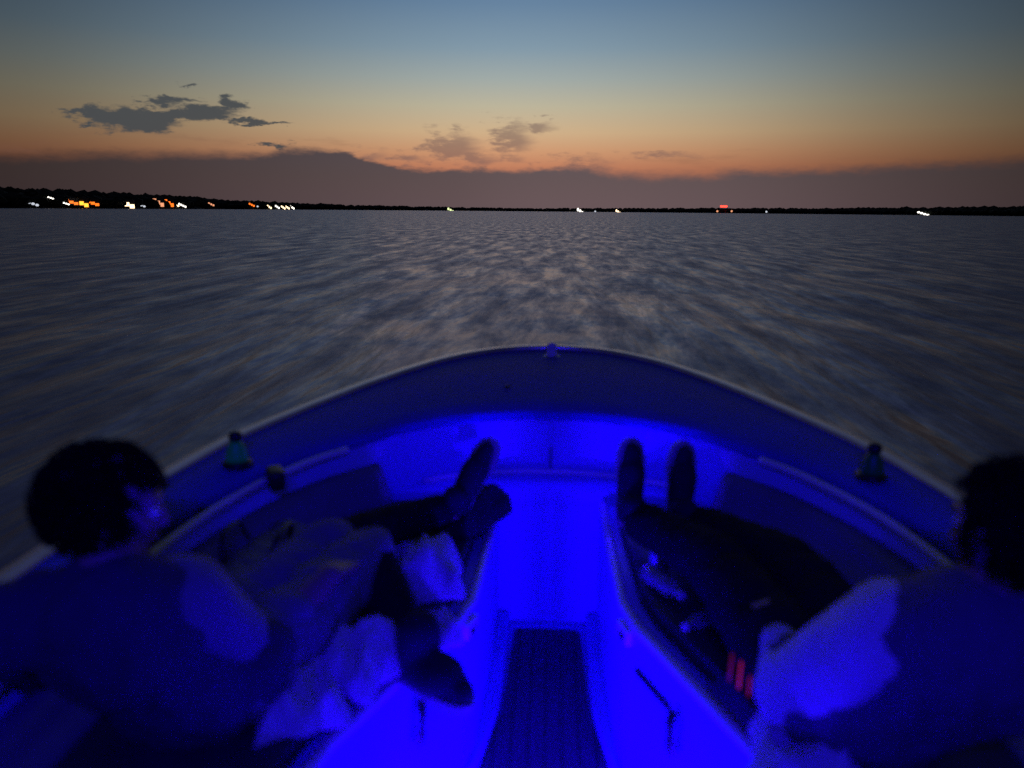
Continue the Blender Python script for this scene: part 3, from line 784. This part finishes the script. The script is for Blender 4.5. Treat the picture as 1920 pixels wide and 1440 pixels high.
def eyes(parent, MM, k=1.0):
    for s in (-1, 1):
        bm = bmesh.new(); bmesh.ops.create_uvsphere(bm, u_segments=12, v_segments=8, radius=.0115 * k, matrix=MM @ Matrix.Translation((s * .03 * k, .072 * k, -.004 * k)))
        obj('eye', bm, M['eye'], parent)

def hair_mesh(parent, MM, rx_, ry_, rz_, c, tufts, tsize, face_cut, seed):
    rnd = random.Random(seed); bm = bmesh.new()
    tmpl = bmesh.new(); bmesh.ops.create_icosphere(tmpl, subdivisions=4, radius=1)
    tv = [v.co.copy() for v in tmpl.verts]; tf = [[v.index for v in f.verts] for f in tmpl.faces]; tmpl.free()
    cut = [v.y > face_cut and v.z < .35 for v in tv]
    vs = []
    for v, ct in zip(tv, cut):
        k = 1 + .07 * noise.noise(v * 3.1 + Vector((seed, 0, 0))) + .05 * noise.noise(v * 8)
        if ct: k *= .8
        vs.append(bm.verts.new(MM @ (Vector(c) + Vector((v.x * rx_ * k, v.y * ry_ * k, v.z * rz_ * k)))))
    for f in tf: bm.faces.new([vs[j] for j in f])
    for i in range(tufts):      # locks: short curved tapering tubes lying on the mass
        v = Vector((rnd.gauss(0, 1), rnd.gauss(0, 1), rnd.gauss(0, 1))).normalized()
        if (v.y > face_cut - .1 and v.z < .4) or v.z < -.75: continue
        base = Vector((v.x * rx_, v.y * ry_, v.z * rz_)) * .95
        t = v.cross(Vector((rnd.uniform(-1, 1), rnd.uniform(-1, 1), rnd.uniform(-1, 1)))).normalized()
        ln = tsize * rnd.uniform(.7, 1.3); pts = []
        for k in range(5):
            q = k / 4; pts.append(MM @ (Vector(c) + base + v * ln * math.sin(q * 2.4) * .75 + t * ln * q + v.cross(t) * ln * .3 * math.sin(q * 4)))
        tube(bm, pts, tsize * .13, 5, taper=[1, 1, .9, .6, .15])
    obj('hair', bm, M['hair'], parent)

def shoe(parent, heel, toe, soleN, k=1.0, boot=None):
    """heel & toe points on the sole, soleN = direction the sole faces"""
    h, t = Vector(heel), Vector(toe); n = Vector(soleN); d = (t - h).normalized(); n = (n - d * n.dot(d)).normalized()
    L = (t - h).length; bm = bmesh.new()
    limb(bm, h + d * .035 - n * .035, .040 * k, h + d * L * .6 - n * .036, .045 * k, .85, n); limb(bm, h + d * L * .55 - n * .034, .046 * k, t - d * .035 - n * .026, .027 * k, .75, n)
    limb(bm, h + d * .045 - n * .05, .043 * k, h + d * .06 - n * .11, .040 * k, 1, d)
    if boot: limb(bm, h + d * .055 - n * .09, .046, boot[0], boot[1], 1, d)
    fuse('shoe', bm, M['shoe'], parent, .007, 6, .002, .04)
    bm = bmesh.new()
    a = d.cross(n).normalized(); rows = []
    prof = [(-.012, .022), (.01, .034), (.06, .034), (.12, .036), (.17, .046), (.21, .046), (.25, .034), (.268, .012)]
    s_ = L / .262
    pts = [h + d * x * s_ + a * w for x, w in prof] + [h + d * x * s_ - a * w for x, w in reversed(prof)]
    lo = [bm.verts.new(p + n * .012) for p in pts]; hi = [bm.verts.new(p - n * .010) for p in pts]
    bm.faces.new(lo); bm.faces.new(hi)
    for i in range(len(pts)): bm.faces.new((lo[i], lo[(i + 1) % len(pts)], hi[(i + 1) % len(pts)], hi[i]))
    autosmooth(obj('shoe_sole', bm, M['sole'], parent), 50)

def person(label, S, shirt, trousers, hairp):
    t = empty('person', S['pelvis']); tag(t, label, 'person')
    base = Vector(S['pelvis'])
    t.location = base
    root = bpy.data.objects.new('tmp', None)
    V_ = {k: Vector(v) for k, v in S.items() if isinstance(v, tuple) and len(v) == 3 and isinstance(v[0], (int, float))}
    pel, ch, nk, hd = V_['pelvis'], V_['chest'], V_['neck'], V_['head']
    sl, sr = V_['shL'], V_['shR']; ax = (sr - sl).normalized(); bk = ax.cross(ch - pel).normalized()
    made = []
    def add(o): made.append(o); return o
    # continuous body
    bm = bmesh.new()
    mid = (pel + ch) / 2
    hl, hr = V_['hipL'], V_['hipR']
    limb(bm, hl, .085, hr, .085, .95); gi = S.get('girth', 1.0); limb(bm, pel, .135 * gi, mid, .125 * gi, .72, bk); limb(bm, mid, .125 * gi, ch, .150 * gi, .70, bk)
    limb(bm, ch, .135, nk.lerp(ch, .35), .085, .75, bk)
    limb(bm, sl.lerp(sr, .12), .058, sr.lerp(sl, .12), .058, 1); limb(bm, nk.lerp(ch, .3), .062, hd - (hd - nk) * .35, .056)
    for q in 'LR':
        limb(bm, V_['sh' + q], .058, V_['el' + q], .042, bulge=.1); limb(bm, V_['el' + q], .043, V_['wr' + q], .027, bulge=.15)
        limb(bm, V_['hip' + q], .085, V_['kn' + q], .056, bulge=.1); limb(bm, V_['kn' + q], .056, V_['an' + q], .037, bulge=.22)
        limb(bm, V_['an' + q], .038, V_['an' + q] + (Vector(S['foot' + q][0]) - V_['an' + q]) * .5, .034)
        hdv = S['hand' + q]; hand(bm, V_['wr' + q], hdv[0], hdv[1], hdv[2], 1 if q == 'L' else -1)
    MM = head_geo(bm, hd, S['look'], S['up'])
    add(fuse('body', bm, M['skin'], None, .0058, 5))
    n0 = set(bpy.data.objects)
    eyes(None, MM)
    hair_mesh(None, MM, *hairp)
    # shirt
    bm = bmesh.new(); g = .016
    gi = S.get('girth', 1.0); limb(bm, pel, .15 * gi + g, mid, .135 * gi + g, .74, bk); limb(bm, mid, .135 * gi + g, ch, .155 * gi + g, .74, bk); limb(bm, ch, .14 + g, nk.lerp(ch, .4), .085 + g * .4, .75, bk)
    limb(bm, sl.lerp(sr, .1), .066 + g, sr.lerp(sl, .1), .066 + g, 1)
    for q in 'LR':
        if S.get('sleeve' + q): continue
        e_ = V_['sh' + q].lerp(V_['el' + q], S['sleeve'])
        limb(bm, V_['sh' + q], .064 + g, e_, .056 + g * S.get('loose', 1.0))
    limb(bm, hl + Vector((0, 0, .02)), .09 + g, hr + Vector((0, 0, .02)), .09 + g, .95)
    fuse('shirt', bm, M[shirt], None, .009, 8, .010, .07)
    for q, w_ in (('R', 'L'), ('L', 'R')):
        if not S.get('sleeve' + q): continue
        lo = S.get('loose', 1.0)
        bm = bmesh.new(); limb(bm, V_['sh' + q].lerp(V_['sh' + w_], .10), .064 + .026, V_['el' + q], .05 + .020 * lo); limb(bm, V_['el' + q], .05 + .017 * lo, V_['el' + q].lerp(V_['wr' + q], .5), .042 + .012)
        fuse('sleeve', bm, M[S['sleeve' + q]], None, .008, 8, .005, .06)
    if S.get('vest'):
        bm = bmesh.new(); g = .040
        limb(bm, mid, .135 + g, ch, .15 + g, .74, bk); limb(bm, ch, .14 + g, nk.lerp(ch, .55), .085 + g, .75, bk)
        limb(bm, sl.lerp(sr, .28), .066 + g, sr.lerp(sl, .28), .066 + g, 1)
        bmesh.ops.translate(bm, vec=(sr - sl) * .36, verts=bm.verts[:])
        fuse('vest', bm, M['vest'], None, .009, 8, .010, .09)
    # trousers / shorts
    bm = bmesh.new(); g = .012
    limb(bm, hl, .088 + g, hr, .088 + g, .95)
    for q in 'LR':
        limb(bm, V_['hip' + q], .090 + g, V_['kn' + q], .064 + g)
        if S['legwear'] == 'long': limb(bm, V_['kn' + q], .064 + g, V_['an' + q].lerp(V_['kn' + q], .1), .046 + g)
    fuse('trousers' if S['legwear'] == 'long' else 'shorts', bm, M[trousers], None, .009, 8, .009, .06)
    if S['legwear'] != 'long':
        for q in 'LR':
            bm = bmesh.new(); limb(bm, V_['kn' + q], .064, V_['an' + q], .044, bulge=.2); fuse('legging', bm, M['trousers'], None, .008, 6, .003, .05)
    for q in 'LR':
        shoe(None, S['foot' + q][0], S['foot' + q][1], S['foot' + q][2], S.get('big' + q, 1.0))
    new = [o for o in bpy.data.objects if o not in n0 and o is not t and o.type == 'MESH'] + made
    inv = Matrix.Translation(-base)
    for o in new:
        o.data.transform(inv); o.parent = t
    bpy.data.objects.remove(root)
    return t

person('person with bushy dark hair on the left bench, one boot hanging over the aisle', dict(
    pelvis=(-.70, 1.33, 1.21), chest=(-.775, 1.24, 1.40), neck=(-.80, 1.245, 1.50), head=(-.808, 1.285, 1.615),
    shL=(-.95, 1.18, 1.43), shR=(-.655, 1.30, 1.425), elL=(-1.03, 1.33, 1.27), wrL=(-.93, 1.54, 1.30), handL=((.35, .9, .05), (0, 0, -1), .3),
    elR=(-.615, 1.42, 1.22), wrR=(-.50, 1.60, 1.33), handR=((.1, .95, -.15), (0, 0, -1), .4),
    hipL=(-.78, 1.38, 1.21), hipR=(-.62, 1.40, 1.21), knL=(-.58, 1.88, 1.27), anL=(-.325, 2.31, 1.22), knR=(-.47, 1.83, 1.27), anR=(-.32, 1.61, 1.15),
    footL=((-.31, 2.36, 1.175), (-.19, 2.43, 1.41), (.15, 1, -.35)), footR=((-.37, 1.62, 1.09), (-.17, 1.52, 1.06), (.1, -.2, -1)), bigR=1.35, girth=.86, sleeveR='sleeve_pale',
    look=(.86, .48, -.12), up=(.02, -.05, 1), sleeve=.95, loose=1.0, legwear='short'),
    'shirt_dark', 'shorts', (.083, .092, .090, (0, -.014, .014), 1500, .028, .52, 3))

person('person in black trousers and a shirt, its lit sleeve coloured pale, on the right bench, both feet towards the bow', dict(
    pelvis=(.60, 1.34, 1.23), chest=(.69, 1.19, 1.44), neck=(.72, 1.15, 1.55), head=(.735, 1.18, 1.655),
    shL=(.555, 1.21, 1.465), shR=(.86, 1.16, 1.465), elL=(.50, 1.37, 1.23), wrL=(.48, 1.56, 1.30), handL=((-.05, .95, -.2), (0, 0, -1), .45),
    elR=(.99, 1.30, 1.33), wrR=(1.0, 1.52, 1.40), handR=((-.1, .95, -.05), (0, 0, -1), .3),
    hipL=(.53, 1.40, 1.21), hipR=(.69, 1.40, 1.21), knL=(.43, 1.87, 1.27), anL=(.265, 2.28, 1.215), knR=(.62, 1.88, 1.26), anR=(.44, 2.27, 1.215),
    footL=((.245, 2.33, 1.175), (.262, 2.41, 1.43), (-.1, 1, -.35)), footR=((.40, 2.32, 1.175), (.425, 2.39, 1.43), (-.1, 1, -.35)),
    look=(-.3, .95, -.02), up=(0, 0, 1), sleeve=.85, loose=1.9, sleeveL='shirt_lit', legwear='long'),
    'shirt_shaded', 'trousers', (.083, .102, .098, (0, -.016, .022), 900, .022, .5, 9))

# ------------------------------------------------------------------ loose things on the benches
def cloth(name, label, cat, loc, size, rz, mat_, h=.06, seed=0, droop=None, group=None, ridge=8):
    bm = bmesh.new(); n = 46; rows = []
    for i in range(n):
        row = []
        for j in range(n):
            u, v = i / (n - 1) * 2 - 1, j / (n - 1) * 2 - 1
            k = 1 + .30 * noise.noise((u * 1.1 + seed, v * 1.1, 3))
            x, y = u * size[0] * .5 * k, v * size[1] * .5 * k
            r = max(abs(u), abs(v)); env = max(0, 1 - r ** 3)
            f = 1 - math.sqrt(noise.noise((u * ridge * .16 + seed, v * ridge * .11, seed)) ** 2 + .01) * 2.2
            g = 1 - math.sqrt(noise.noise((u * ridge * .28 - seed, v * ridge * .2, seed + 4)) ** 2 + .01) * 2
            z = h * env * (.55 + .55 * f + .28 * g) + .004
            row.append(Vector((x, y, z)))
        rows.append(row)
    if droop:
        for row in rows:
            for p in row: droop(p)
    grid(bm, rows)
    r_ = bmesh.ops.extrude_face_region(bm, geom=bm.faces[:])
    bmesh.ops.translate(bm, vec=(0, 0, -.006), verts=[v for v in r_['geom'] if isinstance(v, bmesh.types.BMVert)])
    o = obj(name, bm, mat_, loc=loc); o.rotation_euler = (0, 0, rz)
    tag(o, label, cat, group); return o
CT = SEAT + .056
cloth('towel', 'pale crumpled towel on the left bench beside the raised boot, near the bow', 'towel', (-.35, 2.0, CT), (.20, .26), .2, M['towel'], .11, 1)
cloth('towel', 'pale crumpled towel spread beside the hip of the bushy-haired person', 'towel', (-.52, 1.41, CT), (.18, .20), .4, M['towel'], .08, 5)
cloth('towel', 'pale towel bunched between the left passenger thigh and the dark boot', 'towel', (-.42, 1.56, CT), (.17, .22), -.3, M['towel'], .10, 21)
cloth('towel', 'small bright cloth on the left bench edge between boot and bow towel', 'towel', (-.275, 1.79, SEAT + .018), (.09, .15), .4, M['towel'], .05, 8)
cloth('jacket', 'black jacket dropped at the bow end of the left bench beside the foot', 'jacket', (-.28, 2.46, CT), (.20, .30), -.5, M['jacket'], .10, 11)
cloth('dark_cloth', 'dark crumpled cloth on the right bench under the row of red bangles', 'cloth', (.445, 1.47, CT), (.10, .20), .35, M['jacket'], .06, 13)
def rings():
    t = empty('stripe_ring_set', (.425, 1.455, CT + .075), -.30); tag(t, 'row of thin red bangles beside the right passenger', 'rings')
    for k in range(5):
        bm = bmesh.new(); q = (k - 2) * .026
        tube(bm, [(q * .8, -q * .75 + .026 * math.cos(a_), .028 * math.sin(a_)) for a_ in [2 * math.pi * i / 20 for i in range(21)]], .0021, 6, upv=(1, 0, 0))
        obj('stripe_ring', bm, M['glowred' + str(min(k, 4) % 3)], t)
rings()
cloth('towel', 'pale folded cloth on the right bench next to the red bangles', 'towel', (.50, 1.30, CT), (.20, .24), -.2, M['towel'], .09, 17)
def bottle(x, y, rz, label, k=1.0, tilt=0.0):
    t = empty('water_bottle', (x, y, CT + .028 * k), rz); tag(t, label, 'bottle', 'small bottles on the right bench')
    t.rotation_euler = (math.pi / 2 + tilt, 0, rz)
    bm = bmesh.new(); lathe(bm, [(.012 * k, -.075 * k), (.026 * k, -.07 * k), (.027 * k, -.02 * k), (.024 * k, 0), (.027 * k, .02 * k), (.026 * k, .045 * k), (.012 * k, .07 * k), (.011 * k, .08 * k)], 20)
    obj('bottle_body', bm, M['plastic_clear'], t)
    bm = bmesh.new(); lathe(bm, [(.013 * k, .079 * k), (.0135 * k, .094 * k), (.010 * k, .096 * k)], 16); obj('bottle_cap', bm, M['towel'], t)
bottle(.315, 1.98, .5, 'clear bottle lying on the right bench, nearest the bow')
bottle(.40, 1.80, -.9, 'clear bottle lying on the right bench, nearest the red bangles', .8)
def cup(x, y, label):
    t = empty('drink_can', (x, y, CT)); tag(t, label, 'can')
    bm = bmesh.new(); lathe(bm, [(.022, 0), (.028, .006), (.031, .016), (.031, .095), (.026, .108)], 24); obj('can_body', bm, M['can'], t)
    bm = bmesh.new(); lathe(bm, [(.026, .106), (.025, .109), (.022, .104), (.001, .104)], 24); obj('can_lid', bm, M['steel'], t)
cup(.325, 2.10, 'metal drink can standing on the right bench beside the passenger\'s shin')
def bag():
    t = empty('duffel_bag', (-.78, 1.88, CT)); tag(t, 'dark soft bag on the left bench against the backrest', 'bag')
    bm = bmesh.new()
    limb(bm, (-.02, -.16, .075), .075, (.02, .16, .075), .075, .95)
    fuse('bag_body', bm, M['bagcloth'], t, .01, 6, .012, .07)
    for s in (-.06, .06):
        bm = bmesh.new(); tube(bm, catmull([(s, -.08, .13), (s * 1.2, -.05, .19), (s * 1.2, .05, .19), (s, .08, .13)], 6), .008, 8, flat=.5); obj('handle', bm, M['black'], t)
bag()

# ------------------------------------------------------------------ last light of the sun, below the horizon, and output
sun = bpy.data.lights.new('sun', 'SUN'); sun.energy = .02; sun.angle = R(20); sun.color = (1, .6, .4)
so = bpy.data.objects.new('sun', sun); COL.objects.link(so); so.rotation_euler = (Vector((.07, -1, -.06))).to_track_quat('-Z', 'Y').to_euler()
sc.view_settings.view_transform = 'Standard'; sc.view_settings.look = 'None'
sc.view_settings.exposure = 0; sc.view_settings.gamma = 1
sc.cycles.max_bounces = 6; sc.cycles.diffuse_bounces = 4; sc.cycles.glossy_bounces = 3
sc.cycles.use_denoising = False
sc.cycles.sample_clamp_indirect = 4
